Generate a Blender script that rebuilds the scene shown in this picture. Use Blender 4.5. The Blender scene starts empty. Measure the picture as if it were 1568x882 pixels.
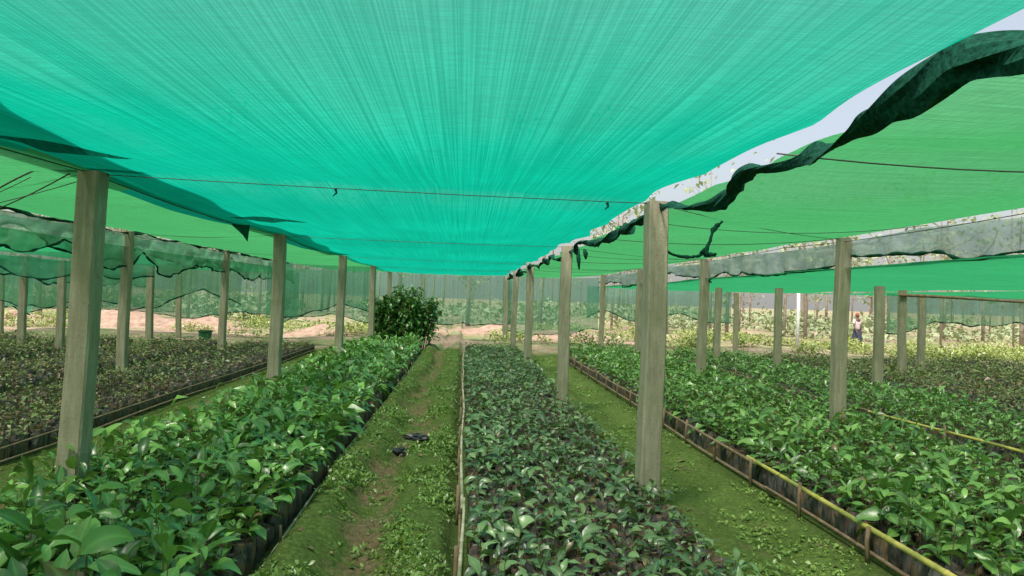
import bpy, math, random
import numpy as np
from mathutils import Vector, Matrix
rng=np.random.default_rng(7); random.seed(7)
S=bpy.context.scene
S.view_settings.view_transform='Standard'; S.view_settings.look='None'; S.view_settings.exposure=0
# ------------------------------------------------------------ helpers
TAB=rng.random((256,256))
def vn(x,y,sc,seed=0):
    x=np.asarray(x,float)*sc+seed*17.3+1000; y=np.asarray(y,float)*sc+seed*9.1+1000
    xi=np.floor(x).astype(int); yi=np.floor(y).astype(int); fx=x-xi; fy=y-yi
    fx=fx*fx*(3-2*fx); fy=fy*fy*(3-2*fy)
    a=TAB[xi%256,yi%256]; b=TAB[(xi+1)%256,yi%256]; c=TAB[xi%256,(yi+1)%256]; d=TAB[(xi+1)%256,(yi+1)%256]
    return (a*(1-fx)+b*fx)*(1-fy)+(c*(1-fx)+d*fx)*fy
def sst(a,b,x):
    t=np.clip((x-a)/(b-a),0,1); return t*t*(3-2*t)
def link(o,parent=None):
    S.collection.objects.link(o)
    if parent: o.parent=parent
    return o
def empty(name):
    e=bpy.data.objects.new(name,None); e.empty_display_size=.2; return link(e)
def nmesh(name,V,Fs,mats,parent=None,smooth=True,attr=None,midx=None):
    me=bpy.data.meshes.new(name)
    V=np.asarray(V,np.float32); me.vertices.add(len(V)); me.vertices.foreach_set('co',V.ravel())
    li=np.concatenate([f.ravel() for f in Fs]).astype(np.int32)
    ls=[];o=0
    for f in Fs:
        ls.append(o+np.arange(len(f))*f.shape[1]); o+=f.size
    ls=np.concatenate(ls).astype(np.int32)
    me.loops.add(len(li)); me.loops.foreach_set('vertex_index',li)
    me.polygons.add(len(ls)); me.polygons.foreach_set('loop_start',ls)
    me.update(calc_edges=True)
    if midx is not None: me.polygons.foreach_set('material_index',np.asarray(midx,np.int32))
    me.polygons.foreach_set('use_smooth',np.full(len(ls),smooth))
    if attr is not None:
        a=me.color_attributes.new('vc','FLOAT_COLOR','POINT')
        c=np.ones((len(V),4),np.float32); c[:,:3]=attr; a.data.foreach_set('color',c.ravel())
    for m in (mats if isinstance(mats,list) else [mats]): me.materials.append(m)
    me.validate()
    return link(bpy.data.objects.new(name,me),parent)
class MB:
    def __init__(s): s.V=[];s.F={};s.n=0;s.A=[]
    def add(s,V,Fs,A=None):
        V=np.asarray(V,float).reshape(-1,3); s.V.append(V)
        for f in Fs:
            f=np.asarray(f,int); s.F.setdefault(f.shape[1],[]).append(f+s.n)
        s.A.append(np.zeros((len(V),3)) if A is None else A)
        s.n+=len(V)
    def make(s,name,mats,parent=None,smooth=True,attr=False):
        return nmesh(name,np.concatenate(s.V),[np.concatenate(v) for v in s.F.values()],mats,parent,smooth,np.concatenate(s.A) if attr else None)
def tube(mb,pts,rad,ns=8,cap=True,jit=0):
    pts=[Vector(p) for p in pts]; n=len(pts)
    if not hasattr(rad,'__len__'): rad=[rad]*n
    V=[];ref=Vector((.31,.2,.93)) 
    for i,p in enumerate(pts):
        t=(pts[min(i+1,n-1)]-pts[max(i-1,0)]).normalized()
        if abs(t.dot(ref))>.93: ref=Vector((1,.1,.05))
        a=t.cross(ref).normalized(); b=t.cross(a)
        for k in range(ns):
            an=2*math.pi*k/ns; r=rad[i]*(1+jit*(random.random()-.5))
            V.append(p+a*math.cos(an)*r+b*math.sin(an)*r)
    F=[[i*ns+k,i*ns+(k+1)%ns,(i+1)*ns+(k+1)%ns,(i+1)*ns+k] for i in range(n-1) for k in range(ns)]
    Fs=[F]
    if cap: Fs.append([list(range(ns))[::-1],[(n-1)*ns+k for k in range(ns)]])
    mb.add([list(v) for v in V],Fs)
def prisms(P0,P1,r):
    N=len(P0); V=np.zeros((N,6,3))
    for k in range(3):
        o=np.array([math.cos(k*2.094),math.sin(k*2.094),0])*r
        V[:,k]=P0+o; V[:,3+k]=P1+o*.6
    base=(np.arange(N)*6)[:,None,None]
    F=base+np.array([[0,1,4,3],[1,2,5,4],[2,0,3,5]])[None]
    return V.reshape(-1,3),F.reshape(-1,4)
def leaves(P,az,el,L,W,droop,fold,roll,nseg,rnd,young):
    N=len(P); s=np.linspace(0,1,nseg+1)
    ang=el[:,None]-droop[:,None]*s[None]
    ca,sa=np.cos(az)[:,None],np.sin(az)[:,None]; ct,st=np.cos(ang),np.sin(ang)
    t=np.stack([ca*ct,sa*ct,st],-1)
    stp=(L/nseg)[:,None,None]*t
    C=P[:,None,:]+np.concatenate([np.zeros((N,1,3)),np.cumsum((stp[:,1:]+stp[:,:-1])/2,1)],1)
    b=np.stack([-sa+0*ct,ca+0*ct,0*ct],-1); n=np.stack([-st*ca,-st*sa,ct],-1)
    cr,sr=np.cos(roll)[:,None,None],np.sin(roll)[:,None,None]
    b,n=b*cr+n*sr,n*cr-b*sr
    pr=np.sin(np.pi*np.clip(s,0,1)**.8)**.95; pr[0]=.06;pr[-1]=.02
    if nseg==2: pr[1]=1.0
    w=(W/2)[:,None]*pr[None]
    wav=np.sin(s[None]*9+rnd[:,None]*40)*.22
    l=C+b*w[...,None]+n*(w*(fold[:,None]+wav))[...,None]
    r=C-b*w[...,None]+n*(w*(fold[:,None]-wav))[...,None]
    V=np.stack([l,C,r],2).reshape(-1,3)
    m=(nseg+1)*3
    q=[]
    for i in range(nseg):
        q+=[[i*3,i*3+1,i*3+4,i*3+3],[i*3+1,i*3+2,i*3+5,i*3+4]]
    F=((np.arange(N)*m)[:,None,None]+np.array(q)[None]).reshape(-1,4)
    A=np.zeros((N,nseg+1,3,3)); A[...,0]=rnd[:,None,None]; A[:,:,1,1]=1; A[...,2]=young[:,None,None]
    return V,F,A.reshape(-1,3)
# ------------------------------------------------------------ node helpers
def mat(name):
    m=bpy.data.materials.new(name); m.use_nodes=True; nt=m.node_tree; nt.nodes.clear()
    return m,nt,nt.nodes.new('ShaderNodeOutputMaterial')
def N(nt,t,**k):
    n=nt.nodes.new(t)
    for a,b in k.items(): setattr(n,a,b)
    return n
def noise(nt,scale,detail=4,vec=None,rough=.55,mapscale=None):
    tc=N(nt,'ShaderNodeTexCoord'); out=tc.outputs['Object']
    if mapscale:
        mp=N(nt,'ShaderNodeMapping'); mp.inputs['Scale'].default_value=mapscale; nt.links.new(out,mp.inputs[0]); out=mp.outputs[0]
    n=N(nt,'ShaderNodeTexNoise'); n.inputs['Scale'].default_value=scale; n.inputs['Detail'].default_value=detail; n.inputs['Roughness'].default_value=rough
    nt.links.new(out,n.inputs['Vector']); return n.outputs['Fac']
def ramp(nt,fac,stops):
    r=N(nt,'ShaderNodeValToRGB'); e=r.color_ramp.elements
    while len(e)<len(stops): e.new(.5)
    for i,(p,c) in enumerate(stops):
        e[i].position=p; e[i].color=(*c,1) if len(c)==3 else c
    nt.links.new(fac,r.inputs[0]); return r.outputs[0]
def g(v): return (v,v,v)
def mix(nt,f,a,b,bt='MIX'):
    m=N(nt,'ShaderNodeMix',data_type='RGBA',blend_type=bt)
    for sock,v in ((m.inputs[0],f),(m.inputs[6],a),(m.inputs[7],b)):
        if hasattr(v,'links'): nt.links.new(v,sock)
        else: sock.default_value=v if not isinstance(v,tuple) else (*v,1)[:4]
    return m.outputs[2]
def math_(nt,op,a,b=0.,c=None,clamp=False):
    m=N(nt,'ShaderNodeMath',operation=op,use_clamp=clamp)
    for i,v in enumerate((a,b) if c is None else (a,b,c)):
        if hasattr(v,'links'): nt.links.new(v,m.inputs[i])
        else: m.inputs[i].default_value=v
    return m.outputs[0]
def bump(nt,h,st,dist=.01):
    b=N(nt,'ShaderNodeBump'); b.inputs['Strength'].default_value=st; b.inputs['Distance'].default_value=dist
    nt.links.new(h,b.inputs['Height']); return b.outputs[0]
def pmat(name,c1,c2,scale=8,rough=.7,mapscale=None,bs=.4,bd=.005,c3=None,spec=.5):
    m,nt,o=mat(name); f=noise(nt,scale,6,mapscale=mapscale)
    col=ramp(nt,f,[(.3,c1),(.7,c2)]) 
    if c3:
        f2=noise(nt,scale*.35,4); k=ramp(nt,f2,[(.5,g(0)),(.62,g(1))]); col=mix(nt,k,col,c3)
    p=N(nt,'ShaderNodeBsdfPrincipled'); nt.links.new(col,p.inputs['Base Color']); p.inputs['Roughness'].default_value=rough
    p.inputs['Specular IOR Level'].default_value=spec
    nt.links.new(bump(nt,f,bs,bd),p.inputs['Normal']); nt.links.new(p.outputs[0],o.inputs[0]); return m
def leafmat(name,dark,mid,bright,brown=.03,brcol=(.16,.09,.04),rough=.36):
    m,nt,o=mat(name); a=N(nt,'ShaderNodeAttribute',attribute_name='vc'); sp=N(nt,'ShaderNodeSeparateColor'); nt.links.new(a.outputs['Color'],sp.inputs[0])
    col=ramp(nt,sp.outputs[0],[(0,dark),(.5,mid),(.94,bright),(.965,brcol)])
    col=mix(nt,math_(nt,'MULTIPLY',sp.outputs[2],.7),col,tuple(min(1,x*1.5+.02) for x in bright))
    nz=noise(nt,35,3); col=mix(nt,math_(nt,'MULTIPLY',nz,.2),col,(.04,.06,.02))
    mr=math_(nt,'POWER',sp.outputs[1],5.); col=mix(nt,math_(nt,'MULTIPLY',mr,.45),col,tuple(x*1.3+.03 for x in bright))
    p=N(nt,'ShaderNodeBsdfPrincipled'); nt.links.new(col,p.inputs['Base Color']); p.inputs['Roughness'].default_value=rough
    p.inputs['Specular IOR Level'].default_value=.7
    nt.links.new(bump(nt,noise(nt,60,3),.25,.004),p.inputs['Normal'])
    t=N(nt,'ShaderNodeBsdfTranslucent'); nt.links.new(mix(nt,.5,col,(.32,.5,.06)),t.inputs[0])
    mx=N(nt,'ShaderNodeMixShader'); mx.inputs[0].default_value=.18; nt.links.new(p.outputs[0],mx.inputs[1]); nt.links.new(t.outputs[0],mx.inputs[2])
    nt.links.new(mx.outputs[0],o.inputs[0]); return m
def netmat(name,c,t=.5,line=.12,c2=None,dif=.18,freq=1.0,axis='X',pw=1.2,blot=.3,ln=.004,spk=.6):
    # woven net: the openings close up at grazing angles because the tapes have thickness
    m,nt,o=mat(name)
    s=(1,ln,ln) if axis=='X' else (ln,1,1)
    l1=noise(nt,130*freq,1,mapscale=s,rough=.5); l2=noise(nt,31*freq,2,mapscale=s)
    cr=noise(nt,170,1,mapscale=(.05,1,1) if axis=='X' else (1,.05,1)); sp=noise(nt,90,3,rough=.8); lo=noise(nt,.5,5,rough=.6)
    c2=c2 or tuple(x*.70 for x in c)
    k=ramp(nt,math_(nt,'ADD',math_(nt,'MULTIPLY',l1,.85),math_(nt,'MULTIPLY',l2,.15)),[(.38,g(0)),(.62,g(1))])
    col=mix(nt,k,c2,c); col=mix(nt,ramp(nt,cr,[(.42,g(.4)),(.58,g(0))]),col,tuple(x*.5 for x in c))
    col=mix(nt,ramp(nt,lo,[(.36,g(blot)),(.62,g(0))]),col,tuple(x*.55 for x in c))
    tf=math_(nt,'MULTIPLY_ADD',k,line,t-line*.5)
    tf=math_(nt,'ADD',tf,ramp(nt,sp,[(.64,g(0)),(.72,g(spk))]))
    ge=N(nt,'ShaderNodeNewGeometry'); dt=N(nt,'ShaderNodeVectorMath',operation='DOT_PRODUCT'); nt.links.new(ge.outputs['Normal'],dt.inputs[0]); nt.links.new(ge.outputs['Incoming'],dt.inputs[1])
    ca=math_(nt,'POWER',math_(nt,'ABSOLUTE',dt.outputs['Value']),pw); tf=math_(nt,'MULTIPLY',tf,ca)
    tf=math_(nt,'SUBTRACT',tf,.05,clamp=True)
    tr=N(nt,'ShaderNodeBsdfTransparent'); tl=N(nt,'ShaderNodeBsdfTranslucent'); df=N(nt,'ShaderNodeBsdfDiffuse')
    nt.links.new(col,tl.inputs[0]); nt.links.new(col,df.inputs[0])
    a=N(nt,'ShaderNodeMixShader'); a.inputs[0].default_value=dif; nt.links.new(tl.outputs[0],a.inputs[1]); nt.links.new(df.outputs[0],a.inputs[2])
    b=N(nt,'ShaderNodeMixShader'); nt.links.new(tf,b.inputs[0]); nt.links.new(a.outputs[0],b.inputs[1]); nt.links.new(tr.outputs[0],b.inputs[2])
    nt.links.new(b.outputs[0],o.inputs[0]); return m
# ------------------------------------------------------------ materials
M_teal=netmat('teal_shade_net',(.003,.345,.225),t=.63,line=.2,blot=.55,pw=1.35)
M_darken=netmat('darkening_net',(.003,.20,.14),t=.38,line=.1)  # darker teal for the layer added to dim the canopy's left side
M_green=netmat('green_shade_net',(.05,.30,.10),t=.64,line=.14,axis='Y')
M_greenF=netmat('far_green_shade_net',(.03,.29,.11),t=.62,line=.12,axis='Y')
M_sheer=netmat('sheer_net',(.18,.46,.27),t=.44,line=.1,freq=.5,pw=.6,dif=.35,blot=.3,spk=.15)
M_white=netmat('white_net',(.46,.62,.54),t=.42,line=.1,freq=.5,pw=.6,c2=(.36,.52,.44),blot=.5,dif=.4,spk=.1)
M_curt=netmat('curtain_net',(.12,.46,.29),t=.42,line=.1,freq=.4,pw=.5,c2=(.10,.37,.23),dif=.45,blot=.4,spk=.1)
M_dark=pmat('dark_rolled_net',(.002,.022,.014),(.012,.09,.055),60,.95,bs=.8,spec=.08)
def postmat():
    m,nt,o=mat('weathered_post'); f=noise(nt,9,8,mapscale=(3,3,.35),rough=.65); f2=noise(nt,3.2,5); f3=noise(nt,40,4)
    col=ramp(nt,f,[(.3,(.22,.20,.135)),(.5,(.30,.28,.195)),(.7,(.40,.375,.275))])
    col=mix(nt,ramp(nt,f2,[(.42,g(0)),(.7,g(.6))]),col,(.19,.195,.11))
    col=mix(nt,ramp(nt,f3,[(.62,g(0)),(.70,g(.5))]),col,(.11,.10,.07))
    p=N(nt,'ShaderNodeBsdfPrincipled'); nt.links.new(col,p.inputs['Base Color']); p.inputs['Roughness'].default_value=.9
    nt.links.new(bump(nt,math_(nt,'ADD',f,math_(nt,'MULTIPLY',f3,.5)),.6,.010),p.inputs['Normal']); nt.links.new(p.outputs[0],o.inputs[0]); return m
M_post=postmat()
M_bam=pmat('yellow_bamboo',(.42,.38,.07),(.62,.52,.15),7,.45,c3=(.28,.28,.07))
M_bamp=pmat('pale_bamboo',(.34,.31,.20),(.55,.50,.36),9,.6,c3=(.2,.2,.1))
M_brn=pmat('brown_pole',(.13,.085,.05),(.28,.20,.12),12,.85)
M_wire=pmat('wire',(.03,.035,.03),(.06,.06,.05),20,.6)
M_bag=pmat('black_polybag',(.02,.02,.02),(.17,.16,.15),26,.33,mapscale=(1,1,.35),bs=1,bd=.014,c3=(.18,.12,.07))
M_soil=pmat('bag_soil',(.05,.032,.018),(.14,.09,.05),45,.95,bs=1)
M_stem=pmat('stem',(.12,.07,.03),(.19,.14,.06),30,.7)
L_left=leafmat('leaf_bright',(.03,.095,.022),(.085,.235,.045),(.20,.42,.08),rough=.3)
L_cent=leafmat('leaf_dark',(.04,.08,.036),(.08,.155,.062),(.18,.30,.11),rough=.33)
L_right=leafmat('leaf_mid',(.035,.10,.025),(.09,.22,.045),(.20,.39,.085),rough=.33)
L_far=leafmat('leaf_olive',(.06,.095,.03),(.12,.175,.05),(.24,.31,.10),brcol=(.22,.13,.07))
L_bush=leafmat('leaf_bush',(.02,.08,.015),(.045,.15,.025),(.12,.28,.05),rough=.35)
L_weed=leafmat('leaf_weed',(.07,.14,.02),(.12,.22,.03),(.22,.34,.06))
L_yel=leafmat('leaf_yellow',(.12,.18,.04),(.22,.30,.07),(.38,.44,.12),brcol=(.3,.2,.1))
# ------------------------------------------------------------ ground
def outside(x,y):
    inn=sst(20.6,21.6,y+1.2*(vn(x,y,.8,5)-.5))
    inn=np.maximum(inn,sst(15.6,16.4,x)); inn=np.maximum(inn,sst(13.4,14.2,-x)); return inn
def gz(x,y):
    x=np.asarray(x,float);y=np.asarray(y,float)
    path=sst(-1.14,-.98,x)*(1-sst(-.12,.0,x))
    cx=-.56+.10*np.sin(y*.9)+.16*(vn(0*x,y,.7,3)-.5)
    wd=.15+.12*(vn(x*0,y,1.3,8)-.5)+.10*(vn(x,y,5,18)-.5)
    tr=1-sst(wd*.4,wd*1.7,np.abs(x-cx))
    z=path*(.06+.08*vn(x,y,2.2,1)-.14*tr+.05*vn(x,y,7,2)+.03*vn(x,y,22,4))
    p2=sst(1.5,1.7,x)*(1-sst(2.4,2.6,x))
    z=z+p2*(.05*vn(x,y,2,6)-.04+.04*vn(x,y,9,7)-.05*(1-sst(.0,.3,np.abs(x-2.1))))
    p3=sst(-3.9,-3.7,x)*(1-sst(-3.1,-2.9,x)); z=z+p3*(.05*vn(x,y,2,9)+.02*vn(x,y,10,7))
    o=outside(x,y); r=np.hypot(x,y)
    z=z+o*(.22*(vn(x,y,.35,11)-.4)+.06*vn(x,y,1.7,12))*(1-sst(80,200,r))
    z=z-.25*sst(11,18,x)*sst(16,28,y)
    return z,tr*path,o
def axis(a,b,st,ext,gr=1.25):
    c=list(np.arange(a,b,st)); s=st; lo=[];v=a
    while v>-ext: s*=gr; v-=s; lo.append(v)
    s=st;v=c[-1];hi=[]
    while v<ext: s*=gr; v+=s; hi.append(v)
    return np.array(lo[::-1]+c+hi)
xs=axis(-4.2,2.8,.035,400,1.12); ys=axis(2,24,.05,400,1.12)
X,Y=np.meshgrid(xs,ys,indexing='ij'); Z,wr,ou=gz(X,Y)
nx,ny=len(xs),len(ys); I=np.arange(nx*ny).reshape(nx,ny)
F=np.stack([I[:-1,:-1],I[1:,:-1],I[1:,1:],I[:-1,1:]],-1).reshape(-1,4)
def groundmat():
    m,nt,o=mat('ground_soil_moss'); a=N(nt,'ShaderNodeAttribute',attribute_name='vc'); sp=N(nt,'ShaderNodeSeparateColor'); nt.links.new(a.outputs['Color'],sp.inputs[0])
    f=noise(nt,2.6,8,rough=.65); f2=noise(nt,28,6,rough=.7); f3=noise(nt,140,3)
    moss=ramp(nt,f2,[(.3,(.040,.065,.016)),(.5,(.085,.140,.028)),(.72,(.16,.21,.05))])
    soil=ramp(nt,f2,[(.3,(.10,.07,.035)),(.6,(.21,.16,.085)),(.8,(.29,.22,.13))])
    k=ramp(nt,math_(nt,'ADD',math_(nt,'ADD',math_(nt,'MULTIPLY',sp.outputs[0],.17),math_(nt,'MULTIPLY',f,1.0)),math_(nt,'MULTIPLY',f2,.35)),[(.76,g(0)),(.92,g(1))])
    col=mix(nt,k,moss,soil)
    fo=noise(nt,1.1,8,rough=.7); fo2=noise(nt,.35,6,rough=.7)
    out=ramp(nt,fo,[(.3,(.25,.17,.12)),(.48,(.40,.29,.21)),(.56,(.48,.37,.29)),(.62,(.22,.25,.08))])
    out=mix(nt,ramp(nt,fo2,[(.46,g(0)),(.54,g(.8))]),out,(.19,.24,.09))
    col=mix(nt,sp.outputs[1],col,out)
    p=N(nt,'ShaderNodeBsdfPrincipled'); nt.links.new(col,p.inputs['Base Color']); p.inputs['Roughness'].default_value=.95; p.inputs['Specular IOR Level'].default_value=.2
    nt.links.new(bump(nt,math_(nt,'ADD',f2,math_(nt,'MULTIPLY',f3,.4)),.9,.03),p.inputs['Normal']); nt.links.new(p.outputs[0],o.inputs[0]); return m
M_ground=groundmat()
nmesh('ground',np.stack([X,Y,Z],-1).reshape(-1,3),[F],M_ground,attr=np.stack([wr,ou,0*ou],-1).reshape(-1,3))
# ------------------------------------------------------------ posts
def post(x,y,top,base=0,w=.15,d=.13,lean=(0,0),rot=0.):
    mb=MB(); n=14; V=[];c=.012
    prof=[(-w/2+c,-d/2),(w/2-c,-d/2),(w/2,-d/2+c),(w/2,d/2-c),(w/2-c,d/2),(-w/2+c,d/2),(-w/2,d/2-c),(-w/2,-d/2+c)]
    sd=random.random()*50
    for i in range(n+1):
        t=i/n; z=base-.1+(top-base+.1)*t
        ox=lean[0]*(z-1.2)+.006*math.sin(z*3+sd); oy=lean[1]*(z-1.2); s=1.03-.06*t
        for k,(px,py) in enumerate(prof):
            q=s+(random.random()-.5)*.02
            a=rot; V.append((x+ox+(px*math.cos(a)-py*math.sin(a))*q,y+oy+(px*math.sin(a)+py*math.cos(a))*q,z+(.004*random.random() if i==n else 0)))
    Fq=[[i*8+k,i*8+(k+1)%8,(i+1)*8+(k+1)%8,(i+1)*8+k] for i in range(n) for k in range(8)]
    mb.add(V,[Fq,[[n*8+k for k in range(8)]]])
    return mb.make('wooden_post',M_post,smooth=False)
ZT=2.35
P=[]
for i,y in enumerate([-.1,5.04,10.1,15.2,20.3,24.8]):
    P.append((-2.5,y,ZT,(-.0,.035,.01,.01,0,0)[i]))
for i,y in enumerate([.3,5.4,10.25,15.9,20.6,24.9]):
    P.append((1.40,y,ZT,(0,.004,.005,0,0.01,0)[i]))
for y in [3.4,8.4,13.4,18.4,23.4]: P.append((4.4,y,2.43,.01))
for y in [7.5,12.5,17.5,22.5]: P.append((-5.55,y,2.5,.01))
for (x,y,t) in [(7.3,12.6,2.06),(9.5,15.5,2.15),(7.0,16.1,2.02),(10.9,17,2.0),(6.25,17.9,2.02),(-9.9,17.3,2.18),(-7.7,18.7,2.1),(-8.7,16.6,2.1),(-13.2,22,2.2),(13.5,21,2.0),(-9,24,2.2),(9,24,2.0),(-12.5,12,2.2),(-9.4,11,2.15),(12.5,13,2.1)]: P.append((x,y,t,random.uniform(-.02,.02)))
for (x,y,t,l) in P:
    w=.155 if y<12 and abs(x)<3 else .15
    post(x,y,t-.01,0,w,w*.85,(l,random.uniform(-.005,.005)),random.uniform(-.16,.16))
# ------------------------------------------------------------ shade nets
def sheet(name,x0,x1,y0,y1,zf,nx,ny,m,xl=None,xr=None):
    u=np.linspace(0,1,nx);v=np.linspace(0,1,ny);U,Vv=np.meshgrid(u,v,indexing='ij'); Y=y0+(y1-y0)*Vv
    a=x0+(xl(Y) if xl else 0); b=x1+(xr(Y) if xr else 0); X=a+(b-a)*U; Z=zf(X,Y)
    I=np.arange(nx*ny).reshape(nx,ny); F=np.stack([I[:-1,:-1],I[1:,:-1],I[1:,1:],I[:-1,1:]],-1).reshape(-1,4)
    return nmesh(name,np.stack([X,Y,Z],-1).reshape(-1,3),[F],m)
def zc(X,Y):
    yy=Y-(5.04+(X+2.5)/3.9*.36); f=np.abs(np.sin(np.pi*yy/5.1)); u=(X+2.5)/3.9
    return ZT+.012-.06*f**.7*np.sin(np.pi*np.clip(u,0.1,.9))-.035*f+.03*(vn(X,Y,1.1,3)-.5)+.022*(vn(X*1.5,Y*.35,3,6)-.5)
sheet('shade_net_canopy',-2.56,1.36,-5,25.2,zc,90,320,M_teal,xl=lambda Y:.05*(vn(Y,Y*0,1.3,2)-.5)*2,xr=lambda Y:.10*(vn(Y,Y*0,1.6,4)-.5)-.06*np.abs(np.sin(Y*2.3))-.02)
sheet('added_darkening_net',-2.75,-1.62,-3,5.1,lambda X,Y:zc(X,Y)+.02,24,90,M_darken,xr=lambda Y:.18*(vn(Y,0*Y,1.5,7)-.5)-.62*sst(1.5,5.2,Y))  # extra net layer, added to darken the left of the canopy
sheet('added_darkening_net',-2.75,-2.15,5.0,15,lambda X,Y:zc(X,Y)+.02,14,90,M_darken,xr=lambda Y:.16*(vn(Y,0*Y,1.2,9)-.5)-.2*sst(7,15,Y))  # same added darkening layer, continued farther back as a narrow strip
def zl(X,Y):
    u=(-2.5-X)/3.05; f=np.abs(np.sin(np.pi*(Y-2.4)/5.0)); return ZT+.03+.14*u-.10*f*np.sin(np.pi*np.clip(u,0,1))-.03*f+.03*(vn(X,Y,1.2,9)-.5)
sheet('shade_net_canopy',-5.6,-2.46,-4,25,zl,40,160,M_green)
def zr(X,Y):
    u=(X-1.4)/3.; f=np.abs(np.sin(np.pi*(Y-3.4)/5.0)); return ZT+.02+.07*u-.10*f*np.sin(np.pi*np.clip(u,0,1))+.04*(vn(X,Y,1.0,10)-.5)
sheet('shade_net_canopy',1.54,4.45,-4,25,zr,40,200,M_green,xl=lambda Y:.20*(vn(Y,Y*0,2.1,14)-.5)+.05)
sheet('shade_net_canopy',4.4,11,0,25,lambda X,Y:2.06+.05*(vn(X,Y,.4,15)-.5)+.015*(vn(X,Y,2,3)-.5)-.05*np.sin((X-4.4)/6.6*np.pi),50,80,M_greenF)
sheet('shade_net_canopy',11.05,16,3,24,lambda X,Y:2.04+.06*(vn(X,Y,.4,17)-.5),30,50,M_greenF)
sheet('shade_net_canopy',-10,-5.5,0,25,lambda X,Y:2.24+.07*(vn(X,Y,.4,18)-.5)-.05*np.sin((X+10)/4.5*np.pi),50,80,M_greenF)
sheet('shade_net_canopy',-14,-10.05,3,24.5,lambda X,Y:2.2+.07*(vn(X,Y,.4,19)-.5),30,50,M_greenF)
def drape(name,p0,p1,zt,zb,m,seed,per=2.5,amp=.045,sc=.12,nz=12,hem=True,parent=None):
    L=math.dist(p0,p1); n=max(10,int(L*12)); t=np.linspace(0,1,n); h=np.linspace(0,1,nz); T,H=np.meshgrid(t,h,indexing='ij')
    s=T*L; top=zt-.05*np.abs(np.sin(np.pi*s/per)); bot=zb-sc*np.abs(np.sin(np.pi*s/per+seed))+.32*(vn(s,0*s,.9,seed)-.5)+.12*(vn(s,0*s,3,seed+1)-.5)
    Zz=top+(bot-top)*H; off=amp*H**.7*(vn(s,H,2.5,seed+2)-.5)*3+amp*.5*np.sin(s*11+seed+2*H+3*vn(s,H,1,seed))*(.2+H)+amp*.7*(vn(s+H*.8,H*3,3.5,seed+4)-.5)
    dx,dy=(p1[0]-p0[0])/L,(p1[1]-p0[1])/L
    X=p0[0]+dx*s-dy*off; Y=p0[1]+dy*s+dx*off
    I=np.arange(n*nz).reshape(n,nz); F=np.stack([I[:-1,:-1],I[1:,:-1],I[1:,1:],I[:-1,1:]],-1).reshape(-1,4)
    e=empty(name); nmesh('cloth',np.stack([X,Y,Zz],-1).reshape(-1,3),[F],m,e)
    if hem:
        mb=MB(); tube(mb,[(X[i,-1],Y[i,-1],Zz[i,-1]) for i in range(n)],[.006+.018*random.random() for i in range(n)],6); mb.make('hem',M_dark,e)
    return e
drape('hanging_net',(-5.5,3),(-5.6,24.5),2.50,2.08,M_sheer,3,sc=.18)
drape('hanging_net',(-5.62,4),(-5.72,18),2.47,2.2,M_curt,33,per=3.7,sc=.22)
drape('hanging_net',(4.5,2),(4.5,24.5),2.42,2.14,M_white,5,per=5,sc=.04)
drape('hanging_net',(-9.9,5),(-9.9,24),2.2,1.75,M_curt,7)
drape('back_curtain_net',(-14,24.6),(-5.5,25.0),2.25,.85,M_curt,9,per=3.2,sc=.2)
drape('back_curtain_net',(-6.2,25.3),(1.6,25.2),2.38,.80,M_curt,11,per=3.4,sc=.18)
drape('back_curtain_net',(1.3,25.0),(4.5,24.6),2.36,.62,M_curt,13,per=3.2,sc=.15)
drape('back_curtain_net',(4.2,25.2),(9.2,25),2.1,1.15,M_curt,15,per=2.6,sc=.25)
drape('back_curtain_net',(11.5,19.5),(15.5,19),2.05,1.35,M_curt,17,per=2.2,sc=.25)
drape('side_curtain_net',(-13.6,11),(-13.8,24.6),2.2,.9,M_curt,19,per=3,sc=.2)
drape('hanging_net',(-13.5,20),(-5.6,19),2.2,1.45,M_sheer,21,per=3,sc=.35)
drape('hanging_net',(-5.5,21),(-2.6,21.4),2.4,1.2,M_curt,23,per=3,sc=.25)
drape('hanging_net',(-9.8,14.2),(-5.7,14.0),2.22,1.95,M_curt,27,per=2,sc=.26)
M_foldm=netmat('folded_net',(.004,.14,.09),t=.1,line=.1)
def pleat(x0,y0,x1,y1,w,dep,sd):
    mb=MB(); n=22; V=[];F=[]
    for i in range(n+1):
        t=i/n; x=x0+(x1-x0)*t; y=y0+(y1-y0)*t+.03*math.sin(t*5+sd); s=(math.sin(math.pi*t)**.9)*(.6+.8*float(vn(np.array(t*3),np.array(0.),2,sd))); z=float(zc(np.array(x),np.array(y)))+.002
        for k,(o,dz) in enumerate([(-1,0),(-.5,-.5),(0.3,-1),(.6,-.5),(.8,0)]):
            V.append((x,y+o*w*s,z+dz*dep*s))
    F=[[i*5+k,i*5+k+1,(i+1)*5+k+1,(i+1)*5+k] for i in range(n) for k in range(4)]
    mb.add(V,[F]); mb.make('net_fold',M_foldm)
pleat(-2.50,3.75,-1.9,4.35,.07,.035,1); pleat(-2.35,7.4,-1.6,7.55,.12,.03,2)
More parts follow.
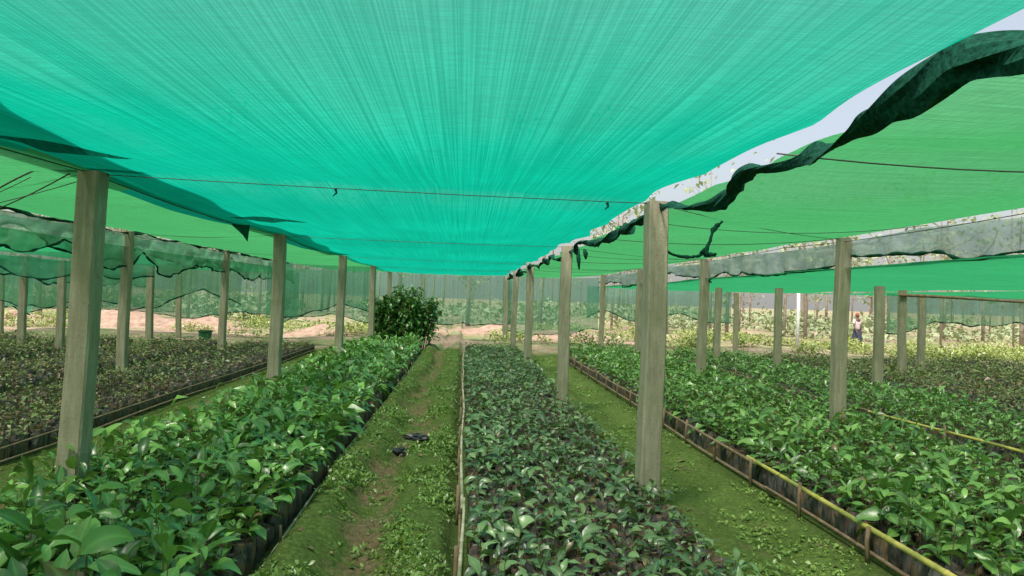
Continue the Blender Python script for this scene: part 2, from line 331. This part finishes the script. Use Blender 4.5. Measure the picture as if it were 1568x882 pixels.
def roll(name,pts,rad,seed,ns=11):
    mb=MB(); n=len(pts); V=[]
    for i,(x,y,z) in enumerate(pts):
        tw=y*6+seed; r=rad*(.3+1.4*float(vn(np.array(y),np.array(0.),3.1,seed)))
        fl=.45+.3*math.sin(y*2.7+seed)
        for k in range(ns):
            a=2*math.pi*k/ns; q=.45+1.1*float(vn(np.array(y*1.),np.array(k*1.7),7.,seed+2)); 
            dx=math.cos(a)*r*q; dz=math.sin(a)*r*q*fl; c_,s_=math.cos(tw*.5),math.sin(tw*.5)
            V.append((x+dx*c_-dz*s_,y+.02*math.sin(k*2+y*9),z+dx*s_+dz*c_))
    F=[[i*ns+k,i*ns+(k+1)%ns,(i+1)*ns+(k+1)%ns,(i+1)*ns+k] for i in range(n-1) for k in range(ns)]
    mb.add(V,[F]); return mb.make(name,M_dark,smooth=False)
ysr=np.arange(1.2,24.8,.022)
pts=[(1.45+.055*math.sin(y*1.9)+.035*math.sin(y*4.7),y,ZT-.02-.08*abs(math.sin(math.pi*(y-.3)/1.7))-.035*abs(math.sin(y*3.1))) for y in ysr]
roll('rolled_net_edge',pts,.042,3)
pts=[(-5.5+.03*math.sin(y*3),y,2.5-.05*abs(math.sin(y*1.7))) for y in np.arange(3,24,.06)]
roll('rolled_net_edge',pts,.03,9)
# ------------------------------------------------------------ wires
mb=MB()
def wire(p0,p1,sag=.03,r=.004,n=14):
    tube(mb,[(p0[0]+(p1[0]-p0[0])*t,p0[1]+(p1[1]-p0[1])*t,p0[2]+(p1[2]-p0[2])*t-sag*4*t*(1-t)) for t in np.linspace(0,1,n)],r,5)
for a,b in zip([5.04,10.1,15.2,20.3],[5.4,10.25,15.9,20.6]):
    wire((-2.5,a,ZT-.02),(1.4,b,ZT-.02),.012,.003)
    wire((1.4,b,ZT-.02),(4.4,b+3,2.4),.04,.003); 
for y in [3.4,8.4,13.4,18.4]:
    wire((1.45,y,ZT-.03),(4.4,y,2.42),.08,.004); wire((1.45,y-2,ZT-.03),(4.4,y-1.6,2.42),.1,.003)
for y in [7.5,12.5,17.5]: wire((-5.55,y,2.48),(-2.5,y-2.4,ZT-.0),.06,.0035)
for x,z in [(-2.5,ZT-.012),(4.4,2.41),(-5.55,2.47)]:
    for y in np.arange(0,25,5): wire((x,y,z),(x,y+5,z),.04,.004)
wire((-2.5,5.04,2.3),(-5.0,4.7,1.75),.12,.003); wire((-2.6,5.0,2.32),(-5.5,7.5,2.05),.1,.005); wire((-3.1,5.0,2.22),(-3.5,5.1,1.98),.0,.005)
wire((-2.85,5.1,2.36),(-3.45,5.1,1.95),-.03,.006); wire((-2.9,5.1,2.3),(-4.2,5.6,2.0),.06,.003); wire((-3.3,5.1,2.08),(-3.1,5.1,1.95),.02,.003)
mb.make('support_wires',M_wire)
mb=MB()
for (x,y) in [(-.92,5.2),(1.02,5.36)]:
    tube(mb,[(x,y,ZT-.03),(x+.01,y,ZT-.06),(x-.015,y,ZT-.085)],[.012,.008,.003],6)
mb.make('net_ties',M_dark)
mb=MB()
p=[(1.50,5.6,2.08),(1.56,5.62,1.99),(1.68,5.7,1.965),(1.80,5.75,1.97),(1.89,5.8,2.0),(1.94,5.8,2.09),(1.99,5.85,2.20),(2.06,5.85,2.27)]
def smoothp(p,n=6):
    out=[];P_=[Vector(q) for q in p]
    for i in range(len(P_)-1):
        a,b,c,d=P_[max(i-1,0)],P_[i],P_[i+1],P_[min(i+2,len(P_)-1)]
        for k in range(n):
            t=k/n; out.append(.5*((2*b)+(c-a)*t+(2*a-5*b+4*c-d)*t*t+(3*b-a-3*c+d)*t**3))
    out.append(P_[-1]); return out
q=smoothp(p); tube(mb,q,[.009+.012*max(0,math.sin(i*.55))*(i>18)+.005*random.random() for i in range(len(q))],7,jit=.5)
tube(mb,smoothp([(1.88,5.8,2.03),(1.93,5.79,1.99),(2.0,5.8,2.0)],4),[.02,.03,.02,.025,.015,.02,.014,.015,.008],7,jit=.8)
tube(mb,[(1.45,5.45,2.3),(1.47,5.5,2.2),(1.50,5.6,2.08)],.004,5)
mb.make('hanging_rope',M_dark)
mb=MB()
for (x,y,h) in [(1.55,10.2,.28),(1.62,10.1,.14)]:
    tube(mb,[(x,y,2.3),(x+.02,y,2.3-h*.5),(x+.03,y,2.3-h)],[.02,.035,.01],7,jit=.7)
mb.make('hanging_net_scrap',M_dark)
mb=MB(); mb.add([(-2.62,8.4,2.32),(-2.50,8.33,2.32),(-2.35,8.2,2.32),(-2.47,8.35,2.2),(-2.40,8.3,2.12)],[[[0,1,3]],[[1,2,4,3]]]); mb.make('hanging_net_scrap',M_foldm,smooth=False)
# ------------------------------------------------------------ beds
def bamboo(mb,p0,p1,r,bend=.02,node=.28):
    p0,p1=Vector(p0),Vector(p1); L=(p1-p0).length; pts=[];rad=[];s=0;ph=random.random()*6
    while s<L:
        t=s/L; c=p0.lerp(p1,t)+Vector((math.sin(t*5+ph)*bend,0,math.sin(t*4+ph*2)*bend*.7))
        d=(p1-p0).normalized(); rr=r*(1-.25*t)
        for o,k in ((-.02,1),(-.008,1.0),(0,1.22),(.008,1.0),(.02,1)):
            pts.append(c+d*o); rad.append(rr*k)
        s+=node*random.uniform(.8,1.2)
    tube(mb,pts,rad,9)
BR={'leaf_bright':.012,'leaf_dark':.03,'leaf_mid':.03,'leaf_olive':.28}
def bed(x0,x1,y0,y1,lm,Lm,h,nl,elm,spc=.108,bagh=.19,skip=.03,big=.03):
    e=empty('seedling_bed')
    gx=np.arange(x0+spc/2,x1,spc); gy=np.arange(y0,y1,spc*.95); GX,GY=np.meshgrid(gx,gy,indexing='ij')
    px=(GX+rng.normal(0,.008,GX.shape)).ravel(); py=(GY+rng.normal(0,.01,GX.shape)+(np.arange(len(gx))%2)[:,None]*spc*.45).ravel()
    n=len(px); bh=bagh+rng.normal(0,.018,n)
    K=9; an=np.arange(K)*2*np.pi/K; V=np.zeros((n,K*4,3)); lean=rng.normal(0,.016,(n,2)); r0=spc*.46
    for lv,(rr,hh) in enumerate([(.92,0),(1.06,.5),(.95,1.0),(.84,.94)]):
        jit=1+rng.normal(0,.07 if lv<3 else .02,(n,K))
        zz=bh[:,None]*hh+(rng.normal(0,.013,(n,K)) if lv==2 else 0)
        V[:,lv*K:(lv+1)*K,0]=px[:,None]+np.cos(an)*r0*rr*jit+lean[:,:1]*hh
        V[:,lv*K:(lv+1)*K,1]=py[:,None]+np.sin(an)*r0*rr*jit+lean[:,1:]*hh
        V[:,lv*K:(lv+1)*K,2]=zz
    q=[[l*K+k,l*K+(k+1)%K,(l+1)*K+(k+1)%K,(l+1)*K+k] for l in range(3) for k in range(K)]
    Fq=((np.arange(n)*K*4)[:,None,None]+np.array(q)[None]).reshape(-1,4)
    Ft=((np.arange(n)*K*4)[:,None]+np.arange(3*K,4*K)[None])
    nmesh('poly_bags',V.reshape(-1,3),[Fq,Ft],[M_bag,M_soil],e,smooth=False,midx=np.r_[np.zeros(len(Fq)),np.ones(len(Ft))])
    patch=vn(px,py,1.6,int(abs(x0)*5)+1)
    keep=rng.random(n)>skip*(.4+1.6*(patch>.55)); px,py,bh=px[keep],py[keep],bh[keep]; n=len(px)
    vig=.45+1.1*vn(px,py,1.1,int(abs(x0)*7)+2); vig=.5*vig+.5*np.clip(rng.normal(1,.40,n),.2,2.0)
    vig=np.where(rng.random(n)<big,vig*1.45,vig)
    dist=np.hypot(px,py)
    hs=h*vig
    top=np.stack([px+rng.normal(0,.016,n),py+rng.normal(0,.016,n),bh+hs],-1); bot=np.stack([px,py,bh-.02],-1)
    near=dist<12
    V,Fp=prisms(bot[near],top[near],.0035); nmesh('stems',V,[Fp],M_stem,e)
    for nm,sel,ns in (('seedlings_near',dist<7.5,6),('seedlings_far',dist>=7.5,2)):
        ids=np.where(sel)[0]
        if len(ids)==0: continue
        cnt=np.clip(rng.poisson(nl,len(ids)),2,int(nl*1.8)); pid=np.repeat(ids,cnt); m=len(pid)
        k=np.concatenate([np.arange(c)/max(1,c-1) for c in cnt])
        f=.25+.75*k
        Pp=bot[pid]*(1-f[:,None])+top[pid]*f[:,None]
        az=np.concatenate([rng.random()*6.28+np.arange(c)*2.4 for c in cnt])+rng.normal(0,.3,m)
        el=elm+k*.5+rng.normal(0,.3,m); L=Lm*(1.1-.4*k)*vig[pid]**.7*np.clip(rng.normal(1,.28,m),.4,1.7)
        W=L*rng.uniform(.35,.50,m); dr=rng.uniform(.4,1.8,m)
        Pp[:,0]+=np.cos(az)*.008;Pp[:,1]+=np.sin(az)*.008
        rnd=np.clip(.45+.24*rng.normal(0,1,m)+.24*rng.normal(0,1,len(vig))[pid]+.4*(vn(px[pid],py[pid],2,3)-.5),0,.93); br=rng.random(m); rnd=np.where(br<BR[lm.name],1.0,rnd)
        V,Fl,A=leaves(Pp,az,el,L,W,dr,rng.uniform(.1,.55,m),rng.normal(0,.4,m),ns,rnd,np.clip((k-.7)*3.3,0,1)*rng.random(m)*(rng.random(m)<.5))
        nmesh(nm,V,[Fl],lm,e,attr=A)
    return e
END=20.2
b_left=bed(-2.75,-1.16,2.2,END,L_left,.152,.19,4.9,.36,skip=.07,big=.06)
b_cent=bed(.07,1.52,2.2,END+.3,L_cent,.105,.085,4.1,.12,skip=.16,big=.02)
b_right=bed(2.68,4.95,2.4,END,L_right,.13,.15,4.7,.3,skip=.08,big=.05)
b_l2=bed(-5.7,-3.92,3.2,END,L_far,.085,.10,3.6,.2,skip=.28)
b_l3=bed(-8.1,-6.3,5,END,L_far,.085,.10,3.6,.2,spc=.115,skip=.22)
bed(-10.5,-8.7,7.5,END,L_far,.095,.11,3.8,.2,spc=.12)
bed(-13,-11.1,10,END,L_far,.10,.13,3.8,.2,spc=.125)
b_r2=bed(5.6,7.7,5,END,L_right,.11,.12,4.2,.25,spc=.112,skip=.1)
bed(8.3,10.3,7.5,END,L_far,.10,.12,4,.2,spc=.118,skip=.1)
bed(10.9,12.9,9.5,END,L_far,.10,.12,3.8,.2,spc=.12,skip=.15)
bed(13.5,15.4,12,END,L_far,.10,.12,3.8,.2,spc=.125,skip=.15)
mb=MB(); bamboo(mb,(2.585,2.2,.225),(2.60,6.7,.225),.021); mb.make('bamboo_rail',M_bam,b_right)
mb=MB()
for y0,y1,z in [(6.4,10.5,.20),(10.3,14.6,.205),(14.4,20.2,.20),(2.2,6.2,.05),(6.0,11.,.05),(10.8,20.,.06)]: bamboo(mb,(2.60,y0,z),(2.60,y1,z+random.uniform(-.02,.02)),.015,.02)
for y in np.arange(2.6,20,.95): tube(mb,[(2.575,y,-.03),(2.57,y+.01,.14),(2.575,y,.25+random.uniform(-.02,.04))],[.014,.015,.013],7)
mb.make('rail_poles',M_brn,b_right)
mb=MB()
for y0,y1,z in [(2.2,5.1,.215),(4.9,9.6,.215),(9.4,14.,.2),(13.8,20.4,.2)]: bamboo(mb,(.025,y0,z),(.03,y1,z+random.uniform(-.015,.015)),.0125,.012)
mb.make('bamboo_rail',M_bamp,b_cent)
mb=MB()
for y in np.arange(2.7,20,1.25): tube(mb,[(.0,y,-.03),(.0,y+.01,.12),(.0,y,.235+random.uniform(-.02,.05))],[.013,.014,.012],7)
for y0,y1 in [(2.5,7),(6.9,13),(12.8,20)]: bamboo(mb,(.0,y0,.06),(.01,y1,.06),.01,.012)
mb.make('rail_poles',M_brn,b_cent)
mb=MB()
for y0,y1,z in [(2.2,6.1,.045),(5.9,10.6,.05),(10.4,15,.05),(14.8,20.3,.05)]: bamboo(mb,(-1.085,y0,z),(-1.09,y1,z),.012,.015)
mb.make('bamboo_rail',M_bamp,b_left)
mb=MB()
for y in np.arange(3,20,1.6): tube(mb,[(-1.07,y,-.03),(-1.07,y,.10),(-1.075,y,.17)],[.009,.01,.009],6)
for y0,y1 in [(2.5,8),(7.8,14),(13.8,20)]: bamboo(mb,(-2.83,y0,.1),(-2.83,y1,.1),.011)
mb.make('rail_poles',M_brn,b_left)
mb=MB()
for y0,y1 in [(3.2,8),(7.8,13),(12.8,20)]: bamboo(mb,(-3.85,y0,.07),(-3.85,y1,.07),.013); bamboo(mb,(-3.85,y0,.19),(-3.85,y1,.18),.011)
mb.make('rail_poles',M_brn,b_l2)
mb=MB(); bamboo(mb,(5.52,5,.225),(5.54,9.8,.22),.02); mb.make('bamboo_rail',M_bam,b_r2)
mb=MB(); bamboo(mb,(5.53,9.6,.2),(5.54,14.,.2),.014);bamboo(mb,(5.53,13.8,.2),(5.54,20,.2),.014)
for y in np.arange(5.5,20,1.3): tube(mb,[(5.5,y,0),(5.5,y,.3)],.014,7)
mb.make('rail_poles',M_brn,b_r2)
# ------------------------------------------------------------ weeds on the paths
def scatter(name,n,xr,yr,mask,L0,L1,cl,m,hz=.0,ns=2,el=.5):
    x=rng.uniform(*xr,n); y=yr[0]+(yr[1]-yr[0])*rng.random(n)**1.4; k=mask(x,y)>rng.random(n); x,y=x[k],y[k]
    z,_,_=gz(x,y); n=len(x); pid=np.repeat(np.arange(n),cl); m_=len(pid); sz=rng.uniform(.5,1.5,n)[pid]
    P_=np.stack([x[pid]+rng.normal(0,.012,m_),y[pid]+rng.normal(0,.012,m_),z[pid]+hz*rng.random(m_)+.002],-1)
    L=rng.uniform(L0,L1,m_)*sz
    V,Fl,A=leaves(P_,rng.random(m_)*6.28,el+rng.normal(0,.35,m_),L,L*rng.uniform(.35,.6,m_),rng.uniform(.3,1.2,m_),rng.uniform(0,.3,m_),rng.normal(0,.3,m_),ns,np.clip(rng.normal(.5,.25,m_),0,.93),rng.random(m_)*.4)
    return nmesh(name,V,[Fl],m,attr=A)
def mk(x,y):
    _,tr,_=gz(x,y); return (1-.8*tr)*np.clip((vn(x,y,3,21)-.35)*2.4,0.03,1)
scatter('path_weeds',20000,(-1.05,-.02),(2.6,20),mk,.010,.030,4,L_weed,.02)
scatter('path_weeds',7000,(1.55,2.58),(2.6,20),lambda x,y:np.clip((vn(x,y,2.5,22)-.4)*2,0.03,1),.013,.04,4,L_weed,.025)
scatter('path_weeds',2500,(-3.8,-2.8),(3,20),lambda x,y:np.clip((vn(x,y,2.5,23)-.4)*2,0.03,1),.02,.05,4,L_weed,.02)
scatter('path_grass',5000,(-1.05,-.02),(2.6,12),mk,.02,.045,5,L_weed,.0,el=1.1)
L_dead=leafmat('leaf_dead',(.09,.05,.02),(.15,.09,.035),(.25,.16,.06))
scatter('fallen_leaves',260,(-1.0,2.5),(2.6,14),lambda x,y:((x<-.03)|(x>1.6))*1.,.04,.07,1,L_dead,.01,ns=4,el=.1)
mb=MB()
for (cx,cy,a) in [(-.57,7.35,.2),(-.42,7.25,-.3)]:
    nu,nv=16,10; V=[];z0=float(gz(np.array(cx),np.array(cy))[0])
    for i in range(nv+1):
        ph=math.pi*i/nv
        for j in range(nu):
            th=2*math.pi*j/nu; r=1+.7*(float(vn(np.array(math.cos(th)*2.+5),np.array(ph*2+math.sin(th)*2),1.9,int(abs(cx)*50)))-.5)
            x=.13*math.sin(ph)*math.cos(th)*r; y=.06*math.sin(ph)*math.sin(th)*r; z=.035*math.cos(ph)*r
            V.append((cx+x*math.cos(a)-y*math.sin(a),cy+x*math.sin(a)+y*math.cos(a),z0+.05+z))
    F=[[i*nu+j,i*nu+(j+1)%nu,(i+1)*nu+(j+1)%nu,(i+1)*nu+j] for i in range(nv) for j in range(nu)]
    mb.add(V,[F])
M_trash=pmat('black_plastic',(.008,.008,.01),(.03,.03,.035),30,.4)
mb.make('crumpled_plastic_bag',M_trash,smooth=False)
# ------------------------------------------------------------ bush
e=empty('leafy_bush'); mb=MB(); LP=[]
for i in range(66):
    rr=math.sqrt(random.random()); th=random.random()*6.28; bx=-1.68+.72*rr*math.cos(th); by=20.9+.45*rr*math.sin(th); h=rng.uniform(1.4,1.9)*(1-.2*rr**2); tx=bx+(bx+1.68)*.4+rng.normal(0,.06); ty=by+rng.normal(0,.08)
    tube(mb,[(bx,by,0),((bx+tx)/2,(by+ty)/2,h*.5),(tx,ty,h)],[.014,.01,.005],5)
    for k in range(62):
        t=rng.uniform(.2,1)**.8; LP.append((bx+(tx-bx)*t+rng.normal(0,.06),by+(ty-by)*t+rng.normal(0,.05),h*t+rng.normal(0,.03)))
LP=np.array(LP); m_=len(LP); az=rng.random(m_)*6.28; L=rng.uniform(.11,.22,m_)
V,Fl,A=leaves(LP,az,rng.normal(.25,.4,m_),L,L*.42,rng.uniform(.8,1.9,m_),rng.uniform(.1,.3,m_),rng.normal(0,.4,m_),4,np.clip(rng.normal(.5,.25,m_),0,.93),rng.random(m_)**3)
nmesh('foliage',V,[Fl],L_bush,e,attr=A); mb.make('stems',M_stem,e)
# ------------------------------------------------------------ background
M_trunk=pmat('haze_pale_trunk',(.22,.18,.14),(.44,.37,.30),6,.9)  # distance haze painted into the trunks as a paler colour
M_out=pmat('dug_soil',(.25,.16,.115),(.46,.33,.25),4,.95,bs=.8,bd=.05)
def pile(x,y,rx,ry,h,s):
    n=34; u=np.linspace(-1,1,n); U,W=np.meshgrid(u,u,indexing='ij'); R=np.hypot(U,W)
    Z=h*np.clip(1-R,0,1)**.8*(.7+.6*vn(U,W,3,s))+.12*h*(vn(U,W,9,s+1)-.5)*(R<1)-.25*(R>.97)
    Xx=x+U*rx;Yy=y+W*ry; Z=Z+gz(Xx,Yy)[0]-.02
    I=np.arange(n*n).reshape(n,n); F=np.stack([I[:-1,:-1],I[1:,:-1],I[1:,1:],I[:-1,1:]],-1).reshape(-1,4)
    nmesh('soil_pile',np.stack([Xx,Yy,Z],-1).reshape(-1,3),[F],M_out)
for a in [(-13.5,30,2.6,1.6,.75,1),(-9.5,28,1.8,1.2,.45,2),(-.4,24,1.2,.8,.22,3),(3.4,27.5,2,1.2,.45,4),(-17,29,2.5,1.5,.5,5),(2,32,2.5,1.5,.5,7),(-5,27.5,1.6,1,.4,8)]: pile(*a)
def shrubs(name,cl,m,ln=.12):
    Ps=[];
    for (x,y,r,h,n) in cl:
        th=rng.random(n)*6.28; rr=r*np.sqrt(rng.random(n)); xx=x+rr*np.cos(th); yy=y+rr*np.sin(th)*.6
        Ps.append(np.stack([xx,yy,gz(xx,yy)[0]+h*rng.random(n)*(1-.5*(rr/r)**2)],-1))
    P_=np.concatenate(Ps); m_=len(P_); L=rng.uniform(.6,1.4,m_)*ln
    V,Fl,A=leaves(P_,rng.random(m_)*6.28,rng.normal(.5,.5,m_),L,L*.45,rng.uniform(.3,1.4,m_),rng.uniform(.1,.3,m_),rng.normal(0,.4,m_),2,np.clip(rng.normal(.5,.25,m_),0,.93),rng.random(m_)*.6)
    return nmesh(name,V,[Fl],m,attr=A)
cl=[(x,rng.uniform(24,33),rng.uniform(.5,1.1),rng.uniform(.3,.7),260) for x in list(rng.uniform(-22,-13,24))+list(rng.uniform(7,28,60))+list(rng.uniform(-10,-3,16))+list(rng.uniform(1,7,12))]
shrubs('yellow_shrubs',cl,L_yel,.13)
cl=[(x,rng.uniform(38,75),rng.uniform(1.5,3.5),rng.uniform(.5,1.8),220) for x in rng.uniform(-60,70,120)]
L_haze=leafmat('leaf_hazy',(.16,.22,.12),(.28,.34,.19),(.40,.45,.26),brcol=(.38,.32,.24),rough=.8)  # atmospheric haze is put into these pale leaf colours
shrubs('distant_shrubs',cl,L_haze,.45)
mbt=MB(); LP=[]
for i in range(150):
    y=rng.uniform(32,80); x=rng.uniform(-.95,1.0)*y; h=rng.uniform(6,10); r=rng.uniform(.05,.12); z0=float(gz(np.array(x),np.array(y))[0])-.1; l=rng.normal(0,.35)
    tp=[(x,y,z0),(x+l*.2,y,z0+h*.3),(x+l*.6,y+.1,z0+h*.65),(x+l,y,z0+h)]; tube(mbt,tp,[r,r*.85,r*.6,r*.2],7)
    for b in range(6):
        t=rng.uniform(.3,.9); a=rng.random()*6.28; bl=h*rng.uniform(.18,.3); s=Vector((x+l*t,y,z0+h*t)); q=s+Vector((math.cos(a)*bl,math.sin(a)*bl,bl*.7)); mid=s.lerp(q,.5)+Vector((0,0,-.1*bl))
        tube(mbt,[s,mid,q],[r*.4,r*.25,r*.08],5,cap=False)
        for k in range(24): LP.append(tuple(s.lerp(q,rng.uniform(.4,1.1))+Vector(rng.normal(0,.42,3))))
e=empty('distant_trees'); mbt.make('trunks',M_trunk,e)
LP=np.array(LP); m_=len(LP); L=rng.uniform(.2,.5,m_)
V,Fl,A=leaves(LP,rng.random(m_)*6.28,rng.normal(.1,.5,m_),L,L*.5,rng.uniform(.3,1.4,m_),rng.uniform(.1,.3,m_),rng.normal(0,.5,m_),2,np.clip(rng.normal(.5,.25,m_),0,.93),rng.random(m_)*.4)
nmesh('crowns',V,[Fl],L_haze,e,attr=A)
M_whit=pmat('white_paint',(.55,.55,.52),(.8,.8,.78),12,.6)
mb=MB(); tube(mb,[(11.8,25.5,-.2),(11.82,25.5,1.2),(11.8,25.5,2.3)],[.06,.058,.055],10); mb.make('white_pole',M_whit)
mb=MB(); bamboo(mb,(9.4,15.4,1.91),(13.2,15.9,1.86),.035); mb.make('wooden_crossbeam',M_brn)
M_gbin=pmat('green_plastic',(.01,.08,.04),(.02,.13,.06),10,.6)
mb=MB(); tube(mb,[(-7.3,21.5,0),(-7.3,21.5,.02),(-7.3,21.5,.36),(-7.3,21.5,.37),(-7.3,21.5,.40),(-7.3,21.5,.40),(-7.3,21.5,.1)],[.14,.15,.18,.20,.20,.17,.14],14); mb.make('green_bucket',M_gbin,smooth=False)
# ------------------------------------------------------------ people
M_skin=pmat('skin',(.10,.055,.035),(.15,.085,.055),10,.6)
M_hair=pmat('hair',(.01,.008,.007),(.03,.02,.018),30,.6)
def skinobj(name,J,E,m,parent,root=0):
    me=bpy.data.meshes.new(name); me.from_pydata([j[0] for j in J],E,[]); me.materials.append(m)
    o=link(bpy.data.objects.new(name,me),parent); md=o.modifiers.new('Skin','SKIN'); md.use_smooth_shade=True
    sv=me.skin_vertices[0].data
    for i,j in enumerate(J):
        r=j[1]; sv[i].radius=r if isinstance(r,tuple) else (r,r); sv[i].use_root=(i==root)
    s=o.modifiers.new('Sub','SUBSURF'); s.levels=1; s.render_levels=2
    return o
def person(x,y,H,rot,shirt,low,skirt,stride,capc=None):
    e=empty('person'); k=H/1.7; z0=float(gz(np.array(x),np.array(y))[0])
    J=[((0,0,.95),(.13,.10)),((0,0,1.15),(.12,.085)),((0,0,1.36),(.15,.09)),((0,.0,1.46),.055),((0,-.01,1.53),.05)];E=[(0,1),(1,2),(2,3),(3,4)]
    for s in (-1,1):
        n=len(J); a=stride*s
        J+=[((s*.09,0,.88),.085),((s*.10,-a*.55,.49),.058),((s*.10,-a*.70,.28),.052),((s*.10,-a*.8+.04,.08),.036),((s*.11,-a*.8-.12,.03),.034)]
        E+=[(0,n),(n,n+1),(n+1,n+2),(n+2,n+3),(n+3,n+4)]
        n=len(J)
        J+=[((s*.19,0,1.40),.055),((s*.25,a*.3,1.14),.042),((s*.24,a*.5-.10,.92),.030),((s*.235,a*.5-.13,.85),(.035,.02))]
        E+=[(2,n),(n,n+1),(n+1,n+2),(n+2,n+3)]
        w=n+3; bx,by,bz=J[w][0]
        for f,(dy,ln) in enumerate([(-.03,.07),(-.01,.08),(.01,.075),(.03,.06)]):
            m_=len(J); J+=[((bx,by+dy,bz-.04),.009),((bx-s*.012,by+dy-.005,bz-.04-ln),.008)]; E+=[(w,m_),(m_,m_+1)]
        m_=len(J); J+=[((bx-s*.01,by-.045,bz-.01),.010),((bx-s*.015,by-.06,bz-.05),.009)]; E+=[(w,m_),(m_,m_+1)]
    skinobj('body',J,E,M_skin,e)
    mb=MB(); nu,nv=18,14; V=[]
    for i in range(nv+1):
        ph=math.pi*i/nv
        for j in range(nu):
            th=2*math.pi*j/nu; zz=math.cos(ph); r=math.sin(ph); jaw=1-.22*max(0,-zz)
            yy=math.sin(th)*r*.098*jaw; xx=math.cos(th)*r*.078*jaw
            if yy<0 and abs(xx)<.015 and -.35<zz<.05: yy-=.018
            V.append((xx,yy-.01,1.61+zz*.115))
    F=[[i*nu+j,i*nu+(j+1)%nu,(i+1)*nu+(j+1)%nu,(i+1)*nu+j] for i in range(nv) for j in range(nu)]
    mb.add(V,[F])
    for s in (-1,1): tube(mb,[(s*.075,.01,1.63),(s*.09,.015,1.61),(s*.078,.01,1.58)],[.012,.016,.01],6)
    mb.make('head',M_skin,e)
    mb=MB()
    for s in (-1,1): tube(mb,[(s*.03-.012,-.104,1.62),(s*.03,-.107,1.622),(s*.03+.012,-.104,1.62)],[.004,.007,.004],6)
    tube(mb,[(-.025,-.094,1.555),(0,-.099,1.553),(.025,-.094,1.555)],[.003,.006,.003],6)
    V=[]
    for i in range(9):
        ph=math.pi*.56*i/8
        for j in range(nu):
            th=2*math.pi*j/nu; back=1+.25*max(0,math.sin(th)); p2=min(ph*(back if i>3 else 1),2.1) if math.sin(th)>-.3 else ph*.75
            V.append((math.cos(th)*math.sin(p2)*.087,math.sin(th)*math.sin(p2)*.108-.005,1.618+math.cos(p2)*.123))
    F=[[i*nu+j,i*nu+(j+1)%nu,(i+1)*nu+(j+1)%nu,(i+1)*nu+j] for i in range(8) for j in range(nu)]
    mb.add(V,[F]); mb.make('hair',capc or M_hair,e)
    J=[((0,0,.90),(.165,.13)),((0,0,1.12),(.145,.11)),((0,0,1.34),(.17,.11)),((0,0,1.43),(.085,.07))];E=[(0,1),(1,2),(2,3)]
    for s in (-1,1):
        n=len(J); a=stride*s; J+=[((s*.19,0,1.39),.07),((s*.235,a*.2,1.2),.062)]; E+=[(2,n),(n,n+1)]
    skinobj('shirt',J,E,shirt,e)
    if skirt:
        mb=MB(); V=[];nu=24
        for i in range(9):
            t=i/8
            for j in range(nu):
                th=2*math.pi*j/nu; r=1+.07*math.sin(th*6+t)*t; V.append((math.cos(th)*(.16+.06*t)*r,math.sin(th)*(.125+.13*t)*r,.98-.5*t))
        F=[[i*nu+j,i*nu+(j+1)%nu,(i+1)*nu+(j+1)%nu,(i+1)*nu+j] for i in range(8) for j in range(nu)]
        mb.add(V,[F]); mb.make('skirt',low,e)
    e.location=(x,y,z0); e.rotation_euler=(0,0,rot); e.scale=(k,k,k)
M_pink=pmat('pink_white_cloth',(.5,.38,.38),(.75,.66,.66),14,.8); M_navy=pmat('navy_cloth',(.02,.025,.05),(.05,.06,.10),14,.85)
M_red=pmat('red_scarf',(.25,.05,.04),(.4,.1,.08),14,.8)
person(17.1,31.2,1.6,.25,M_pink,M_navy,True,.22,M_red)
# ------------------------------------------------------------ light
W=bpy.data.worlds.new('World'); S.world=W; W.use_nodes=True; nt=W.node_tree
bg=nt.nodes['Background']; sky=nt.nodes.new('ShaderNodeTexSky'); sky.sky_type='NISHITA'; sky.sun_disc=False
EL=math.radians(60); AZ=math.radians(215)
sky.sun_elevation=EL; sky.sun_rotation=AZ; sky.dust_density=6; sky.air_density=1.0; sky.ozone_density=.8
# thin white haze over the clear-sky colour
hz=mix(nt,1.0,sky.outputs[0],(2.6,2.6,2.5),'ADD')
nt.links.new(hz,bg.inputs[0]); bg.inputs[1].default_value=.15
sl=bpy.data.lights.new('sun','SUN'); sl.energy=4.6; sl.angle=math.radians(8); sl.color=(1,.95,.87)
so=link(bpy.data.objects.new('sun',sl)); d=Vector((math.sin(AZ)*math.cos(EL),math.cos(AZ)*math.cos(EL),math.sin(EL))); so.rotation_euler=d.to_track_quat('Z','Y').to_euler()
# ------------------------------------------------------------ camera
cam=bpy.data.cameras.new('camera'); cam.lens=26; cam.sensor_width=36; cam.clip_end=2000; cam.clip_start=.05
co=link(bpy.data.objects.new('camera',cam))
R=Matrix.Rotation(math.radians(-3.65),4,'Z')@Matrix.Rotation(math.pi/2+math.radians(.75),4,'X')@Matrix.Rotation(math.radians(1.8),4,'Z')
co.matrix_world=Matrix.Translation((0,0,1.6))@R
S.camera=co
